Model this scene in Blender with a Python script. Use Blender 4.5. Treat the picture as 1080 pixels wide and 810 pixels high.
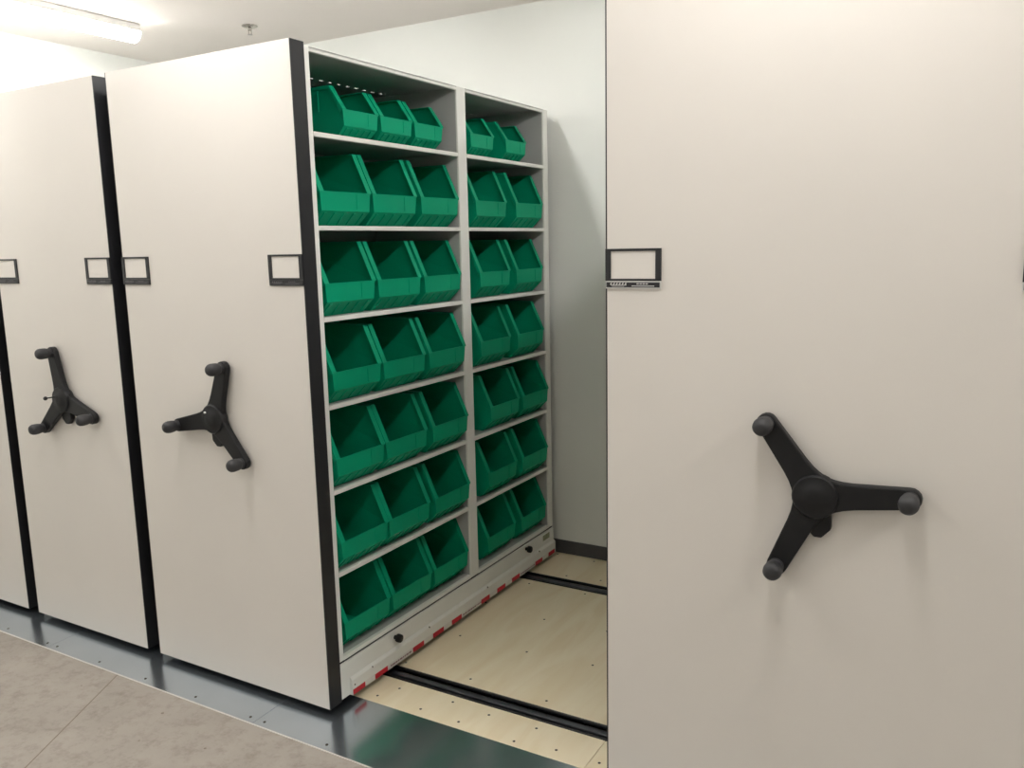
import bpy, bmesh, math, random
from mathutils import Vector, Matrix
random.seed(4)
scene = bpy.context.scene
COL = scene.collection
for o in list(bpy.data.objects): bpy.data.objects.remove(o)

# ------------------------------------------------------------------ camera
cam_d = bpy.data.cameras.new('camera'); cam = bpy.data.objects.new('camera', cam_d); COL.objects.link(cam)
cam_d.sensor_fit = 'HORIZONTAL'; cam_d.sensor_width = 36.0
cam_d.lens = 886.9353 / 1080 * 36.0
cam_d.clip_start = 0.02
RX, ROLL, RZ = 1.4058, -0.0214, 0.5256
cam.matrix_world = (Matrix.Translation((2.0494, -2.141, 1.7264)) @ Matrix.Rotation(RZ, 4, 'Z')
                    @ Matrix.Rotation(RX, 4, 'X') @ Matrix.Rotation(ROLL, 4, 'Z'))
scene.camera = cam

# ------------------------------------------------------------------ world, exposure
w = bpy.data.worlds.new('world'); scene.world = w; w.use_nodes = True
w.node_tree.nodes['Background'].inputs[0].default_value = (0.9, 0.95, 1, 1)
w.node_tree.nodes['Background'].inputs[1].default_value = 0.0      # a closed room: no sky reaches it
vs = scene.view_settings
vs.view_transform = 'Standard'; vs.look = 'None'; vs.gamma = 1.0; vs.use_curve_mapping = False
vs.exposure = 0.0
LAMP = 36.5                     # radiance of the strip-light lenses

# ------------------------------------------------------------------ materials
def s2l(c): return tuple(((v/255)/12.92 if v/255 <= .04045 else ((v/255+.055)/1.055)**2.4) for v in c)
MAT = {}
def mat(name, rgb, rough=.5, metal=0, vary=0.0, scale=8, bump=0.0, bscale=200, spec=.5, rgb2=None, stretch=None, detail=4):
    m = bpy.data.materials.new(name); m.use_nodes = True; nt = m.node_tree; b = nt.nodes['Principled BSDF']
    c = s2l(rgb)
    b.inputs['Base Color'].default_value = (*c, 1); b.inputs['Roughness'].default_value = rough
    b.inputs['Metallic'].default_value = metal; b.inputs['Specular IOR Level'].default_value = spec
    tc = nt.nodes.new('ShaderNodeTexCoord'); src = tc.outputs['Object']
    if stretch:
        mp = nt.nodes.new('ShaderNodeMapping'); mp.inputs['Scale'].default_value = stretch
        nt.links.new(src, mp.inputs[0]); src = mp.outputs[0]
    if vary or rgb2:
        n = nt.nodes.new('ShaderNodeTexNoise'); n.inputs['Scale'].default_value = scale; n.inputs['Detail'].default_value = detail
        nt.links.new(src, n.inputs['Vector'])
        r = nt.nodes.new('ShaderNodeValToRGB'); r.color_ramp.elements[0].position = .3; r.color_ramp.elements[1].position = .7
        c2 = s2l(rgb2) if rgb2 else tuple(min(1, v*(1+vary)) for v in c)
        c1 = c if rgb2 else tuple(v*(1-vary) for v in c)
        r.color_ramp.elements[0].color = (*c1, 1); r.color_ramp.elements[1].color = (*c2, 1)
        nt.links.new(n.outputs['Fac'], r.inputs[0]); nt.links.new(r.outputs[0], b.inputs['Base Color'])
    if bump:
        n2 = nt.nodes.new('ShaderNodeTexNoise'); n2.inputs['Scale'].default_value = bscale; n2.inputs['Detail'].default_value = 3
        nt.links.new(src, n2.inputs['Vector'])
        bp = nt.nodes.new('ShaderNodeBump'); bp.inputs['Strength'].default_value = bump; bp.inputs['Distance'].default_value = .002
        nt.links.new(n2.outputs['Fac'], bp.inputs['Height']); nt.links.new(bp.outputs[0], b.inputs['Normal'])
    MAT[name] = m; return m
def emit(name, rgb, k):
    m = bpy.data.materials.new(name); m.use_nodes = True; nt = m.node_tree; b = nt.nodes['Principled BSDF']
    b.inputs['Base Color'].default_value = (.8, .8, .8, 1)
    b.inputs['Emission Color'].default_value = (*rgb, 1); b.inputs['Emission Strength'].default_value = k
    MAT[name] = m
mat('laminate', (219, 214, 207), .42, vary=.015, scale=3, spec=.35)
mat('black_trim', (30, 30, 33), .45, vary=.1, scale=20)
mat('grip_rubber', (43, 43, 45), .55, bump=.15, bscale=900, vary=.08, scale=30)
mat('black_plastic', (20, 20, 22), .5, bump=.12, bscale=900, vary=.08, scale=30, spec=.35)
mat('shelf_paint', (230, 230, 224), .4, vary=.02, scale=6)
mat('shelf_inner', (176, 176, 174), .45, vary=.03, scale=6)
mat('bin_green', (0, 150, 110), .5, vary=.03, scale=9, spec=.16)
mat('wall_paint', (232, 234, 229), .75, vary=.012, scale=2, bump=.08, bscale=120)
mat('ceiling_paint', (238, 232, 226), .85, vary=.015, scale=2, bump=.06, bscale=150)
mat('base_rubber', (78, 78, 80), .5, vary=.08, scale=10)
mat('steel_sheet', (206, 216, 226), .2, metal=.94, vary=.06, scale=5, bump=.02, bscale=60)
mat('screw_dark', (70, 62, 52), .4, metal=.7, vary=.1, scale=40)
mat('rail_black', (24, 24, 26), .45, vary=.15, scale=30)
mat('rail_steel', (105, 106, 112), .35, metal=.85, vary=.2, scale=14)
mat('red_tape', (196, 30, 48), .5, vary=.05, scale=30)
mat('grey_ink', (150, 120, 124), .6, vary=.1, scale=40)
mat('white_tape_and_glint', (222, 220, 214), .45, vary=.02, scale=20)  # also colours the painted highlight along the ramp's front edge
mat('card', (222, 217, 210), .6, vary=.01, scale=10)
mat('pale_print', (205, 204, 200), .5, vary=.03, scale=50)
mat('dim_print', (92, 90, 92), .5, vary=.1, scale=50)  # the same print without the reflection coloured in
mat('green_sticker', (150, 156, 128), .6, vary=.15, scale=60)
mat('chrome', (190, 186, 180), .25, metal=1, vary=.05, scale=30)
mat('lamp_body', (228, 226, 222), .45, vary=.01, scale=10)
mat('joint_dark', (128, 116, 104), .9, vary=.1, scale=40)
emit('lamp_lens', (1.0, .982, .955), LAMP)

def concrete():
    m = mat('concrete', (178, 168, 157), .62, bump=.25, bscale=90, spec=.3); nt = m.node_tree; b = nt.nodes['Principled BSDF']
    tc = nt.nodes.new('ShaderNodeTexCoord')
    def noise(sc, det, rough=.6):
        n = nt.nodes.new('ShaderNodeTexNoise'); n.inputs['Scale'].default_value = sc; n.inputs['Detail'].default_value = det
        n.inputs['Roughness'].default_value = rough; nt.links.new(tc.outputs['Object'], n.inputs['Vector']); return n
    def ramp(n, p0, c0, p1, c1):
        r = nt.nodes.new('ShaderNodeValToRGB'); e = r.color_ramp.elements
        e[0].position = p0; e[0].color = (*s2l(c0), 1); e[1].position = p1; e[1].color = (*s2l(c1), 1)
        nt.links.new(n.outputs['Fac'], r.inputs[0]); return r
    a = ramp(noise(3.2, 6, .65), .36, (154, 147, 139), .66, (165, 158, 150))
    s = ramp(noise(14, 8, .75), .30, (190, 180, 170), .52, (255, 255, 255))
    mx = nt.nodes.new('ShaderNodeMixRGB'); mx.blend_type = 'MULTIPLY'; mx.inputs[0].default_value = .55
    nt.links.new(a.outputs[0], mx.inputs[1]); nt.links.new(s.outputs[0], mx.inputs[2]); nt.links.new(mx.outputs[0], b.inputs['Base Color'])
concrete()
def plywood():
    m = mat('plywood', (226, 210, 176), .5, bump=.06, bscale=60, spec=.35); nt = m.node_tree; b = nt.nodes['Principled BSDF']
    tc = nt.nodes.new('ShaderNodeTexCoord'); mp = nt.nodes.new('ShaderNodeMapping'); mp.inputs['Scale'].default_value = (7, 1.1, 1)
    mp.inputs['Rotation'].default_value = (0, 0, .12)
    nt.links.new(tc.outputs['Object'], mp.inputs[0])
    n = nt.nodes.new('ShaderNodeTexNoise'); n.inputs['Scale'].default_value = 1.6; n.inputs['Detail'].default_value = 6; n.inputs['Distortion'].default_value = 1.2
    nt.links.new(mp.outputs[0], n.inputs['Vector'])
    r = nt.nodes.new('ShaderNodeValToRGB'); e = r.color_ramp.elements
    e[0].position = .3; e[0].color = (*s2l((238, 221, 187)), 1); e[1].position = .62; e[1].color = (*s2l((246, 233, 204)), 1)
    nt.links.new(n.outputs['Fac'], r.inputs[0]); nt.links.new(r.outputs[0], b.inputs['Base Color'])
plywood()

# ------------------------------------------------------------------ mesh helpers
def box(bm, x0, x1, y0, y1, z0, z1):
    v = [bm.verts.new(p) for p in ((x0,y0,z0),(x1,y0,z0),(x1,y1,z0),(x0,y1,z0),(x0,y0,z1),(x1,y0,z1),(x1,y1,z1),(x0,y1,z1))]
    for f in ((3,2,1,0),(4,5,6,7),(0,1,5,4),(1,2,6,5),(2,3,7,6),(3,0,4,7)): bm.faces.new([v[i] for i in f])
    return v
def prism(bm, pts0, pts1):
    a = [bm.verts.new(p) for p in pts0]; b = [bm.verts.new(p) for p in pts1]; n = len(a)
    bm.faces.new(a[::-1]); bm.faces.new(b)
    for i in range(n): bm.faces.new([a[i], a[(i+1) % n], b[(i+1) % n], b[i]])
def lathe(bm, prof, axis='Z', n=24, c=(0,0,0)):
    rings = []
    for r, h in prof:
        ring = []
        for k in range(n):
            t = 2*math.pi*k/n; u, v = r*math.cos(t), r*math.sin(t)
            p = {'Z': (u, v, h), 'Y': (u, h, v), 'X': (h, u, v)}[axis]
            ring.append(bm.verts.new((p[0]+c[0], p[1]+c[1], p[2]+c[2])))
        rings.append(ring)
    for a, b in zip(rings, rings[1:]):
        for k in range(n): bm.faces.new([a[k], a[(k+1) % n], b[(k+1) % n], b[k]])
    bm.faces.new(rings[0][::-1]); bm.faces.new(rings[-1])
def wpos(o):
    p = Vector((0,0,0))
    while o: p += Vector(o.location); o = o.parent
    return p
def mk(name, bm, m, parent=None, bevel=0, smooth=False, seg=2, origin=None):
    """bm is in world coordinates; it becomes local to the parent (or to origin)"""
    base = wpos(parent) if parent else Vector((0,0,0))
    org = Vector(origin) if origin is not None else base
    if bevel:
        bmesh.ops.remove_doubles(bm, verts=bm.verts, dist=1e-6)
        es = [e for e in bm.edges if len(e.link_faces) == 2 and e.calc_face_angle(0) > .6]
        bmesh.ops.bevel(bm, geom=es, offset=bevel, segments=seg, affect='EDGES', profile=.5, clamp_overlap=True)
    bmesh.ops.recalc_face_normals(bm, faces=bm.faces)
    bmesh.ops.translate(bm, verts=bm.verts, vec=-org)
    me = bpy.data.meshes.new(name); bm.to_mesh(me); bm.free(); me.materials.append(MAT[m])
    if smooth:
        for p in me.polygons: p.use_smooth = True
        try: me.set_sharp_from_angle(angle=.7)
        except Exception: pass
    o = bpy.data.objects.new(name, me); COL.objects.link(o); o.location = org - base
    if parent: o.parent = parent
    return o
def boxobj(name, x0, x1, y0, y1, z0, z1, m, parent=None, bevel=0, **k):
    bm = bmesh.new(); box(bm, x0, x1, y0, y1, z0, z1); return mk(name, bm, m, parent, bevel, **k)
def thing(name, loc, label, cat, group=None):
    o = bpy.data.objects.new(name, None); COL.objects.link(o); o.location = loc; o.empty_display_size = .1
    return tag(o, label, cat, group)
def tag(o, label, cat, group=None):
    o['label'] = label; o['category'] = cat
    if group: o['group'] = group
    return o
def struct(o, label=None):
    o['kind'] = 'structure'
    if label: o['label'] = label
    return o

# ------------------------------------------------------------------ room
XL, XR, YB, YF, HC, ZF = -2.84, 5.4, 1.890, -6.8, 2.9455, -0.002
ZD = .010                      # top of the plywood deck
fl = struct(boxobj('floor', XL-.1, XR+.1, YF-.1, YB+.1, ZF-.1, ZF, 'concrete'), 'bare beige concrete floor in front of the steel ramp')
struct(boxobj('ceiling', XL-.1, XR+.1, YF-.1, YB+.1, HC, HC+.1, 'ceiling_paint'), 'plain off-white painted ceiling')
struct(boxobj('wall_back', XL-.1, XR+.1, YB, YB+.1, ZF, HC, 'wall_paint'), 'white painted wall at the end of the aisle')
struct(boxobj('wall_left', XL-.1, XL, YF, YB, ZF, HC, 'wall_paint'), 'white painted wall behind the strip light')
struct(boxobj('wall_right', XR, XR+.1, YF, YB, ZF, HC, 'wall_paint'), 'white painted side wall right of the shelving')
struct(boxobj('wall_front', XL-.1, XR+.1, YF-.1, YF, ZF, HC, 'wall_paint'), 'white painted wall facing the end panels')
struct(boxobj('baseboard_back', XL, XR, YB-.008, YB, ZD, .0865, 'base_rubber', bevel=.002), 'dark grey rubber baseboard under the white back wall')
bm = bmesh.new()      # saw-cut joint in the concrete
a = Vector((-1.02, -.162, 0)); d = Vector((.242, -.462, 0)).normalized(); nrm = Vector((-d.y, d.x, 0))*.0022
b2 = a + d*3.2
prism(bm, [tuple(p+Vector((0,0,ZF-.004))) for p in (a-nrm, a+nrm, b2+nrm, b2-nrm)], [tuple(p+Vector((0,0,ZF+.0004))) for p in (a-nrm, a+nrm, b2+nrm, b2-nrm)])
mk('floor_joint', bm, 'joint_dark', fl)
for x, y, s in ((-.60,-.27,.007), (-.27,-.35,.006), (-.52,-.43,.004), (-1.07,-.29,.004)):
    bm = bmesh.new(); lathe(bm, [(s, ZF-.002), (s*.8, ZF+.0006)], 'Z', 7, (x, y, 0)); mk('floor_chip', bm, 'joint_dark', fl)

# plywood deck with recessed tracks
deck = bpy.data.objects.new('floor_deck', None); COL.objects.link(deck); deck.location = (0, .1545, -.002)
struct(deck, 'pale plywood deck between the floor tracks')
X0, X1 = XL+.005, XR-.005
RAILS = ((.3375, .4245), (1.4675, 1.5585))
YD = .1545
def screw(parent, x, y, z, r=.0052, m='screw_dark'):
    bm = bmesh.new(); lathe(bm, [(r, -.001), (r, .0004), (r*.6, .0009)], 'Z', 10, (x, y, z)); return mk('screw', bm, m, parent)
for (y0, y1, xs) in ((.1555, .3355, (-1.6, .96, 2.6)), (.4265, 1.4655, (-1.4, 1.04, 2.7)), (1.5605, YB-.001, (-.9, 1.6, 2.9))):
    cuts = [X0, *xs, X1]
    for k in range(len(cuts)-1):
        s = boxobj('plywood_sheet', cuts[k]+.0008, cuts[k+1]-.0008, y0, y1, ZF-.03, ZD, 'plywood', deck, bevel=.0012, seg=1)
        yy = (y0+.045, y1-.045) if y1-y0 < .5 else (y0+.05, y0+.36, y0+.68, y1-.05)
        for j, y in enumerate(yy):
            x = cuts[k]+.06+.07*(j % 2)
            while x < cuts[k+1]-.03:
                screw(s, x+random.uniform(-.03,.03), y+random.uniform(-.02,.02), ZD); x += .2 if y1-y0 < .5 else .33
for k, (y0, y1) in enumerate(RAILS):
    t = thing('floor_track', (1.0, (y0+y1)/2, ZF), 'black recessed floor track with steel rail, %s' % ('nearer the steel ramp' if k == 0 else 'nearer the back wall'), 'rail', 'floor tracks in the aisle')
    boxobj('channel', X0, X1, y0+.001, y1-.001, ZF-.01, ZD-.012, 'rail_black', t)
    boxobj('lip', X0, X1, y0+.001, y0+.010, ZD-.012, ZD+.002, 'rail_black', t, bevel=.002, seg=1)
    boxobj('lip', X0, X1, y1-.010, y1-.001, ZD-.012, ZD+.002, 'rail_black', t, bevel=.002, seg=1)
    boxobj('rail', X0, X1, y0+.026, y1-.036, ZD-.012, ZD+.001, 'rail_steel', t, bevel=.003)

# steel ramp in front of the deck
ramp = thing('threshold_ramp', (0, 0, ZF), 'long grey sheet-steel ramp between the concrete floor and the plywood deck', 'ramp')
JN = [X0, -1.52, -.240, 1.05, 2.33, 3.60, X1]
for k in range(len(JN)-1):
    a, b = JN[k]+.0012, JN[k+1]-.0012
    bm = bmesh.new()
    prof = [(-.1615, ZF), (-.1615, ZF+.003), (YD-.0005, ZD), (YD-.0005, ZF)]
    prism(bm, [(a, y, z) for y, z in prof], [(b, y, z) for y, z in prof])
    pl = mk('ramp_plate', bm, 'steel_sheet', ramp, bevel=.001, seg=1)
    boxobj('edge_highlight', a, b, -.1645, -.1615, ZF, ZF+.0038, 'white_tape_and_glint', pl)  # pale strip: the bright highlight on the ramp's metal edge, put into colour
    n = 4; xs = [a+.035] + [a+.035+(b-a-.07)*(j+1)/n for j in range(n-1)] + [b-.035]
    for x in xs:
        y = -.134; screw(pl, x, y, ZF+.003+(y+.1615)/.3155*.009+.0004, .0055)

# ------------------------------------------------------------------ strip lights
def strip_light(x, y0, y1, label):
    t = thing('strip_light', (x, (y0+y1)/2, HC), label, 'ceiling light', 'ceiling strip lights')
    boxobj('housing', x-.062, x+.062, y0+.01, y1-.01, HC-.035, HC-.0005, 'lamp_body', t, bevel=.004)
    bm = bmesh.new(); n = 14; pr = []
    for k in range(n+1):
        an = math.pi*k/n; pr.append((x+.055*math.cos(an), HC-.035-.052*math.sin(an)))
    prism(bm, [(px, y0+.004, pz) for px, pz in pr], [(px, y1-.004, pz) for px, pz in pr])
    mk('lens', bm, 'lamp_lens', t, smooth=True)
    for yy in (y0, y1-.006):
        bm = bmesh.new()
        pr2 = [(x+.057*math.cos(math.pi*k/n), HC-.034-.054*math.sin(math.pi*k/n)) for k in range(n+1)]
        prism(bm, [(px, yy, pz) for px, pz in pr2], [(px, yy+.006, pz) for px, pz in pr2]); mk('end_cap', bm, 'lamp_body', t)
    return t
for i, x in enumerate((-2.15, -.25, 1.65, 3.56)):
    where = ('above the leftmost carriages', 'above the carriage with green bins', 'above the carriage right of the aisle', 'furthest right')[i]
    strip_light(x, -1.34, 1.06, 'white ceiling strip light with a glowing lens %s' % where)
    if i < 3: strip_light(x, -4.60, -3.40, 'added unseen fill light further from the shelving, %s' % where)  # second row is out of view, added only as fill light

sp = thing('sprinkler_head', (-1.63, 1.40, HC), 'small chrome sprinkler head on the ceiling above the shelving', 'sprinkler')
bm = bmesh.new(); lathe(bm, [(.043, HC-.0005), (.043, HC-.004), (.030, HC-.012), (.014, HC-.016)], 'Z', 24, (-1.63, 1.40, 0)); mk('escutcheon', bm, 'chrome', sp, smooth=True)
bm = bmesh.new(); lathe(bm, [(.011, HC-.014), (.011, HC-.026), (.007, HC-.028)], 'Z', 16, (-1.63, 1.40, 0)); mk('stem', bm, 'chrome', sp, smooth=True)
bm = bmesh.new()
for s in (-1, 1): box(bm, -1.63+s*.010-.002, -1.63+s*.010+.002, 1.398, 1.402, HC-.046, HC-.024)
mk('frame_arm', bm, 'chrome', sp)
bm = bmesh.new(); lathe(bm, [(.013, HC-.049), (.013, HC-.046)], 'Z', 16, (-1.63, 1.40, 0)); mk('deflector', bm, 'chrome', sp)

# ------------------------------------------------------------------ carriages
ZB, H, T = .035, 2.402, .064
Y1, Y2, Y3, Y4, Y5 = .0906, .9796, 1.0468, 1.7643, 1.8119
SHZ = [2.1108, 1.7955, 1.4757, 1.1595, .8433, .5274]
ZBASE = .1888
UT = 2.393
SLOT_X = -.36

def handle(par, cx, cz, base, L):
    """three-spoke turning handle; arms lie close to the panel, grips point at the viewer"""
    c = (cx, 0, cz)
    bm = bmesh.new(); lathe(bm, [(.046, 0), (.050, -.006), (.056, -.012), (.056, -.036), (.052, -.041), (.030, -.043), (.026, -.046), (.010, -.047)], 'Y', 36, c)
    hub = mk('handle', bm, 'black_plastic', par, smooth=True, origin=(cx, 0, cz))
    for k in range(3):
        an = math.radians(base+120*k); ca, sa = math.cos(an), math.sin(an)
        out = [(.0, .045), (.030, .045), (.046, .039), (.064, .0345), (.090, .0315), (L, .0255)]
        pts = [(u, v) for u, v in out]
        for j in range(1, 8):
            q = math.pi/2 - math.pi*j/8
            pts.append((L+.0255*math.cos(q), .0255*math.sin(q)))
        pts += [(u, -v) for u, v in out[::-1]]
        def P(u, v, y): return (cx+u*ca-v*sa, y, cz+u*sa+v*ca)
        bm = bmesh.new(); prism(bm, [P(u, v, -.009) for u, v in pts], [P(u, v, -.034) for u, v in pts])
        mk('arm', bm, 'black_plastic', hub, bevel=.004, seg=2)
        bm = bmesh.new(); g = P(L, 0, 0)
        lathe(bm, [(.020, -.030), (.0205, -.040), (.0185, -.042), (.0205, -.045), (.0228, -.056), (.0236, -.074), (.0220, -.084), (.0175, -.091), (.009, -.095)], 'Y', 24, (g[0], 0, g[2]))
        mk('grip', bm, 'grip_rubber', hub, smooth=True)
    bm = bmesh.new()      # lock tab hanging below the hub
    tx, tz = cx+.006, cz-.046
    pr = [(tx-.034, tz+.012), (tx+.030, tz+.012), (tx+.032, tz-.038), (tx+.010, tz-.062), (tx-.008, tz-.062), (tx-.030, tz-.040)]
    prism(bm, [(x, -.001, z) for x, z in pr], [(x, -.022, z) for x, z in pr]); mk('lock_tab', bm, 'black_plastic', hub, bevel=.003)
    return hub

def holder(par, xa, xb, bright):
    """label holder: black frame, card, and a printed name plate below it"""
    z0, z1, zp = 1.6215, 1.7075, 1.6005
    bm = bmesh.new(); fw = .0155
    box(bm, xa, xa+fw, -.005, 0, z0, z1); box(bm, xb-fw, xb, -.005, 0, z0, z1)
    box(bm, xa+fw, xb-fw, -.005, 0, z1-.0065, z1); box(bm, xa+fw, xb-fw, -.005, 0, z0, z0+.0055)
    h = mk('label_holder', bm, 'black_trim', par)
    boxobj('card', xa+fw, xb-fw, -.002, 0, z0+.0055, z1-.0065, 'card', h)
    boxobj('name_plate', xa, xb, -.0045, 0, zp, z0-.0005, 'pale_print' if bright else 'black_trim', h)  # pale border where the plate catches a reflection, put into its colour
    boxobj('name_plate_face', xa+.003, xb-.003, -.0052, -.004, zp+.0035, z0-.004, 'black_trim', h)
    bm = bmesh.new(); y0, y1 = -.0057, -.005; wd = xb-xa
    for k in range(6):
        x = xa+.014+k*.0085; prism(bm, [(x, y0, zp+.0105), (x+.004, y0, zp+.0105), (x+.006, y0, zp+.0155), (x+.002, y0, zp+.0155)], [(x, y1, zp+.0105), (x+.004, y1, zp+.0105), (x+.006, y1, zp+.0155), (x+.002, y1, zp+.0155)])
    box(bm, xa+.016, xa+.062, y0, y1, zp+.0085, zp+.0100); box(bm, xa+.020, xa+.055, y0, y1, zp+.0055, zp+.0066)
    for k in range(4): box(bm, xb-.068+k*.0085, xb-.0615+k*.0085, y0, y1, zp+.0115, zp+.0145)
    box(bm, xb-.082, xb-.018, y0, y1, zp+.0062, zp+.0082)
    mk('lettering', bm, 'pale_print' if bright else 'dim_print', h)  # one print in two tones: the paler carries the reflection in its colour

def carriage(x0, x1, label, hx, hz, hang, right_plate, bright=False, slots=False):
    xm = (x0+x1)/2
    t = thing('shelving_carriage', (xm, Y5/2, 0), label, 'mobile shelving', 'mobile shelving carriages')
    e = .004
    boxobj('end_panel', x0+e, x1-e, 0, .012, ZB, H, 'laminate', t, bevel=.0006, seg=1)
    boxobj('panel_core', x0+e, x1-e, .012, T, ZB, H, 'black_trim', t)
    boxobj('edge_trim', x0, x0+e, .0005, T, ZB, H, 'black_trim', t)
    boxobj('edge_trim', x1-e, x1, .0005, T, ZB, H, 'black_trim', t)
    holder(t, x0+.001, x0+.160, bright); holder(t, x1-.160, x1-.001, bright)
    handle(t, hx, hz, hang, .214 if bright else .206)
    mid = xm
    xa, xb = x0+.003, x1-.003
    # uprights: thin solid side panels with painted front posts on both faces
    for (ya, yb) in ((T+.001, Y1), (Y2, Y3), (Y4, Y5)):
        bm = bmesh.new(); box(bm, xa+.009, xb-.009, ya+.0005, yb-.0005, .19, UT-.001); u = mk('upright', bm, 'shelf_inner', t)
        for (pa, pb) in ((xa, xa+.010), (xb-.010, xb)):
            boxobj('post', pa, pb, ya, yb, ZBASE+.002, UT, 'shelf_paint', u, bevel=.002, seg=1)
    for (ya, yb) in ((Y1, Y2), (Y3, Y4)):
        boxobj('back_panel', mid-.002, mid+.002, ya, yb, .19, UT-.018, 'shelf_inner', t)
        for z in SHZ + [ZBASE+.010]:
            bm = bmesh.new(); box(bm, xa+.004, xb-.004, ya, yb, z+.004, z+.007)
            s = mk('shelf', bm, 'shelf_inner', t)
            for (pa, pb) in ((xa, xa+.018), (xb-.018, xb)):
                boxobj('shelf_front', pa, pb, ya+.0005, yb-.0005, z-.009, z+.0075, 'shelf_paint', s, bevel=.0015, seg=1)
        bm = bmesh.new(); zt0, zt1 = UT-.005, UT-.001
        if slots:
            sx = x1+SLOT_X
            box(bm, xa, sx-.006, ya, yb, zt0, zt1); box(bm, sx+.006, xb, ya, yb, zt0, zt1)
            y = ya+.012; prev = ya
            while y < yb-.03:
                box(bm, sx-.006, sx+.006, prev, y, zt0, zt1); prev = y+.017; y += .0535
            box(bm, sx-.006, sx+.006, prev, yb, zt0, zt1)
        else: box(bm, xa, xb, ya, yb, zt0, zt1)
        cn = mk('canopy', bm, 'shelf_inner', t)
        for (pa, pb) in ((xa, xa+.016), (xb-.016, xb)):
            boxobj('canopy_edge', pa, pb, ya, yb, UT-.016, UT, 'shelf_paint', cn, bevel=.002, seg=1)
    # base frame and kick plates on both long sides
    boxobj('base', xa+.006, xb-.006, T+.001, Y5, .045, ZBASE-.001, 'black_trim', t)
    for side in (1, -1):
        ex = xb if side == 1 else xa
        lo, hi = sorted((ex-side*.006, ex+side*.003))
        kp = boxobj('base_skirt', lo, hi, T+.001, Y5+.002, .042, ZBASE-.0075, 'shelf_paint', t, bevel=.0012, seg=1)
        if not right_plate and side == 1 or side == -1: continue
        lo, hi = ex+.0032, ex+.0145
        bm = bmesh.new()
        pr = [(lo, .040), (hi, .040), (hi, .100), (lo+.002, .112), (lo, .112)]
        prism(bm, [(x, .113, z) for x, z in pr], [(x, Y5+.003, z) for x, z in pr])
        kick = mk('kick_plate', bm, 'shelf_paint', t, bevel=.001, seg=1)
        boxobj('safety_tape', hi, hi+.0006, .114, Y5+.002, .0408, .064, 'white_tape_and_glint', kick)
        for a, b in ((.115,.185), (.246,.325), (.495,.573), (.641,.722), (.787,.866), (1.037,1.113), (1.184,1.262), (1.329,1.407), (1.577,1.656), (1.728,1.80)):
            boxobj('red_stripe', hi+.0004, hi+.0012, a, b, .041, .0625, 'red_tape', kick)
        for a, b in ((.345,.485), (.878,1.028), (1.42,1.565)):
            bm = bmesh.new(); y = a
            while y < b:
                l = random.uniform(.005, .016); box(bm, hi+.0004, hi+.001, y, y+l, .049, .056); y += l+.004
            mk('lettering', bm, 'grey_ink', kick)
        for y, z in ((.395, .152), (1.50, .160)):
            bm = bmesh.new(); lathe(bm, [(.009, ex), (.009, ex+.014), (.0165, ex+.016), (.0175, ex+.024), (.0165, ex+.034), (.012, ex+.037)], 'X', 16, (0, y, z))
            mk('knob', bm, 'black_plastic', kp, smooth=True)
        for y, z in ((.235, .098), (.62, .100), (1.10, .100), (1.63, .102)):
            bm = bmesh.new(); lathe(bm, [(.005, hi-.004), (.005, hi-.001), (.003, hi)], 'X', 10, (0, y, z)); mk('screw', bm, 'screw_dark', kick)
        for y in (.128,):
            bm = bmesh.new(); lathe(bm, [(.0035, hi-.002), (.0035, hi+.0006)], 'X', 10, (0, y, .078)); mk('screw', bm, 'screw_dark', kick)
        boxobj('sticker', ex+.003, ex+.0036, 1.69, 1.765, .138, .168, 'green_sticker', kp)
    return t

cA = carriage(-.9592, 0, 'mobile shelving carriage filled with green bins, light end panel and black handle', -.472, 1.103, 71.5, True, slots=True)
cB = carriage(-1.8425, -1.0347, 'closed mobile shelving carriage just left of the one with green bins', -1.416, 1.106, 101.5, False)
cC = carriage(1.112, 2.252, 'large pale shelving carriage at right across the aisle from the bins', 1.687, 1.093, 5.5, False, bright=True)
cD = carriage(-2.78, -1.918, 'leftmost shelving carriage, only a sliver of pale panel visible', -2.36, 1.106, 40, False)
# small locking pin on carriage B's handle
hb = [c for c in cB.children if c.name.startswith('handle')][0]
bm = bmesh.new(); lathe(bm, [(.003, -.040), (.003, -.075), (.008, -.077), (.009, -.083), (.006, -.088)], 'Y', 12, (-1.448, 0, 1.118)); mk('lock_pin', bm, 'black_plastic', hb, smooth=True)
ha = [c for c in cA.children if c.name.startswith('handle')][0]
bm = bmesh.new(); lathe(bm, [(.004, -.043), (.004, -.049), (.002, -.051)], 'Y', 10, (-.497, 0, 1.128)); mk('indicator', bm, 'pale_print', ha)

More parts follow.
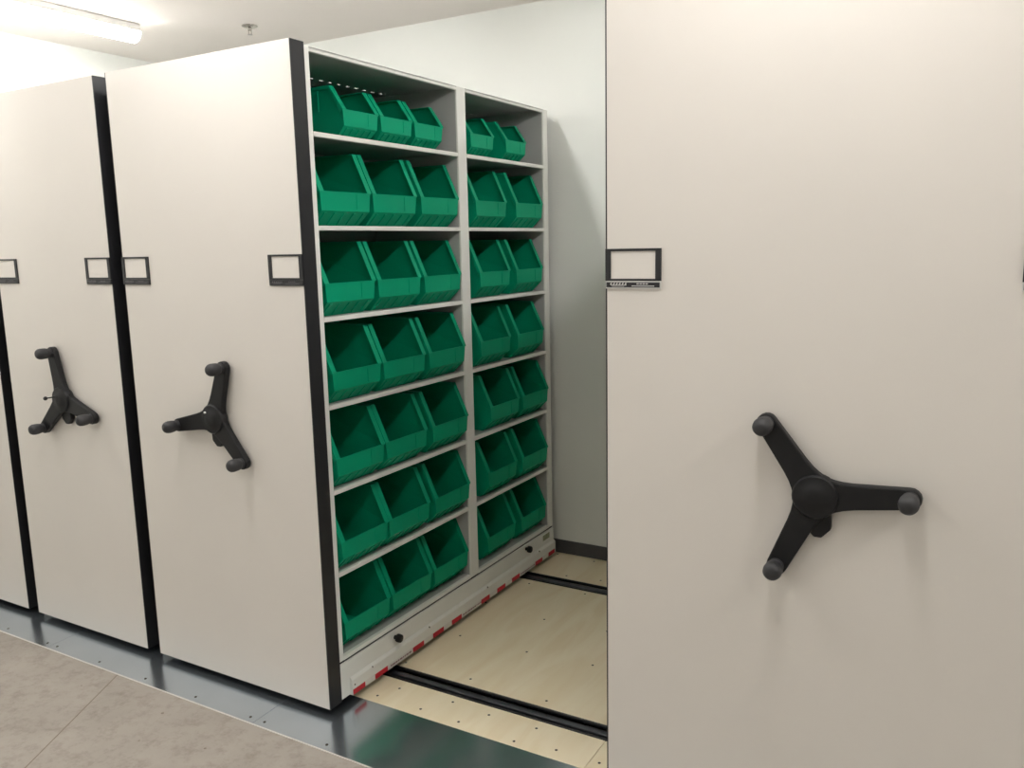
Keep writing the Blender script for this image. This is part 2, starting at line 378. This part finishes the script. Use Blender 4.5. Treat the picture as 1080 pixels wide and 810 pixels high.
# ------------------------------------------------------------------ bins
def make_bin(kind, W, D, HT, LB, LT, DT, BF):
    """opens towards +x; lip front at x=0, base at z=0; W wide, D deep, HT high"""
    hw = W/2 - .0045
    def h(z): return hw - .012*max(0, 1-z/LT)          # sides draw in towards the base
    side = [(-BF, 0), (-.002, LB), (0, LT), (-DT, HT), (-D, HT), (-D+.012, 0)]
    bm = bmesh.new(); vs_ = {}
    for s in (-1, 1): vs_[s] = [bm.verts.new((x, s*h(z), z)) for x, z in side]
    L, R_ = vs_[-1], vs_[1]
    bm.faces.new(L); bm.faces.new(R_[::-1])
    for i, j in ((0,1), (1,2), (4,5), (5,0)): bm.faces.new([L[i], R_[i], R_[j], L[j]])
    bmesh.ops.recalc_face_normals(bm, faces=bm.faces)
    g = bmesh.ops.solidify(bm, geom=bm.faces[:], thickness=.003)
    body = bm
    out = []
    def add(nm, b):
        bmesh.ops.recalc_face_normals(b, faces=b.faces)
        me = bpy.data.meshes.new(kind+'_'+nm); b.to_mesh(me); b.free(); me.materials.append(MAT['bin_green']); out.append((nm, me))
    add('bin_body', body)
    for s in (-1, 1):                              # flanges along the sloping and top edges of both sides
        rim = bmesh.new()
        sec = [(0, LT), (-DT, HT), (-D, HT)]
        a = math.atan2(DT, HT-LT); th = .003
        offs = [(th*math.cos(a), th*math.sin(a)), (th*math.tan(math.pi/4-a/2)*.5+.001, th), (0, th)]
        rings = []
        for (x, z), (ox, oz) in zip(sec, offs):
            rings.append([rim.verts.new(p) for p in ((x, s*(h(z)-.019), z), (x, s*(h(z)+.003), z), (x-.010 if z < HT else x, s*(h(z)+.003), z-.010), (x-.009 if z < HT else x, s*(h(z)+.0045), z-.009), (x+ox, s*(h(z)+.0045), z+oz), (x+ox, s*(h(z)-.019), z+oz))])
        for p, q in zip(rings, rings[1:]):
            for k in range(6): rim.faces.new([p[k], p[(k+1) % 6], q[(k+1) % 6], q[k]])
        rim.faces.new(rings[0]); rim.faces.new(rings[-1][::-1])
        add('rim', rim)
        for dx in (.11, .24):
            rb = bmesh.new()
            pr = [(-dx, LT), (-dx-.006, LT), (-dx-.006, HT-.012), (-dx, HT-.012)]
            prism(rb, [(x, s*(h(z)+.0002), z) for x, z in pr], [(x, s*(h(z)+.0044), z) for x, z in pr]); add('side_rib', rb)
    yq = hw*.42                                    # label pocket edge on the lip
    slot = bmesh.new(); box(slot, -.0005, .0011, yq, yq+.0024, LB+.008, LT-.001); add('label_pocket', slot)
    n = 5
    for k in range(n):                             # flat ribs on the slanting front underside
        y = -h(0)+.020+(2*h(0)-.040)*k/(n-1); rb = bmesh.new()
        nx, nz = LB, -(BF-.002); ln = math.hypot(nx, nz); nx, nz = nx/ln*.0035, nz/ln*.0035
        p0, p1 = (-BF+.006, .0062), (-.008, LB-.006)
        pr = [p0, p1, (p1[0]+nx, p1[1]+nz), (p0[0]+nx, p0[1]+nz)]
        prism(rb, [(x, y-.007, z) for x, z in pr], [(x, y+.007, z) for x, z in pr]); add('front_rib', rb)
    lip = bmesh.new(); box(lip, -.004, .0012, -h(LT)-.002, h(LT)+.002, LT-.003, LT+.001); add('front_edge', lip)
    return out
BIG = make_bin('large_bin', .281, .455, .262, .052, .118, .066, .055)
SMALL = make_bin('small_bin', .208, .375, .182, .042, .098, .058, .045)
ROWN = ['top shelf', 'second shelf from top', 'third shelf from top', 'middle shelf', 'third shelf from bottom', 'second shelf from bottom', 'bottom shelf']
POSN = ['leftmost of three', 'middle of three', 'rightmost of three', 'left of two', 'right of two']
# front-lip x and the centre y of the five bins of each row
ROWS = [(-.030, (.376, .590, .806, 1.222, 1.532)),
        ( .000, (.236, .522, .827, 1.240, 1.603)),
        ( .000, (.238, .530, .829, 1.261, 1.595)),
        ( .010, (.238, .527, .830, 1.235, 1.576)),
        ( .012, (.2325, .517, .832, 1.303, 1.613)),
        ( .012, (.2325, .5155, .832, 1.268, 1.598)),
        (-.012, (.252, .543, .836, 1.282, 1.615))]
for r, (lx, ys) in enumerate(ROWS):
    z = (SHZ + [ZBASE+.010])[r] + .0075
    for i, y in enumerate(ys):
        size = 'small' if r == 0 else 'large'
        t = thing('storage_bin', (lx, y, z), '%s green bin on %s, %s, %s' % (size, ROWN[r], 'wider left bay' if i < 3 else 'narrower right bay', POSN[i]), 'storage bin', 'green storage bins on the shelves')
        t.rotation_euler.z = math.radians(random.uniform(-.3, .3))
        for nm, me in (SMALL if r == 0 else BIG):
            o = bpy.data.objects.new(nm, me); COL.objects.link(o); o.parent = t
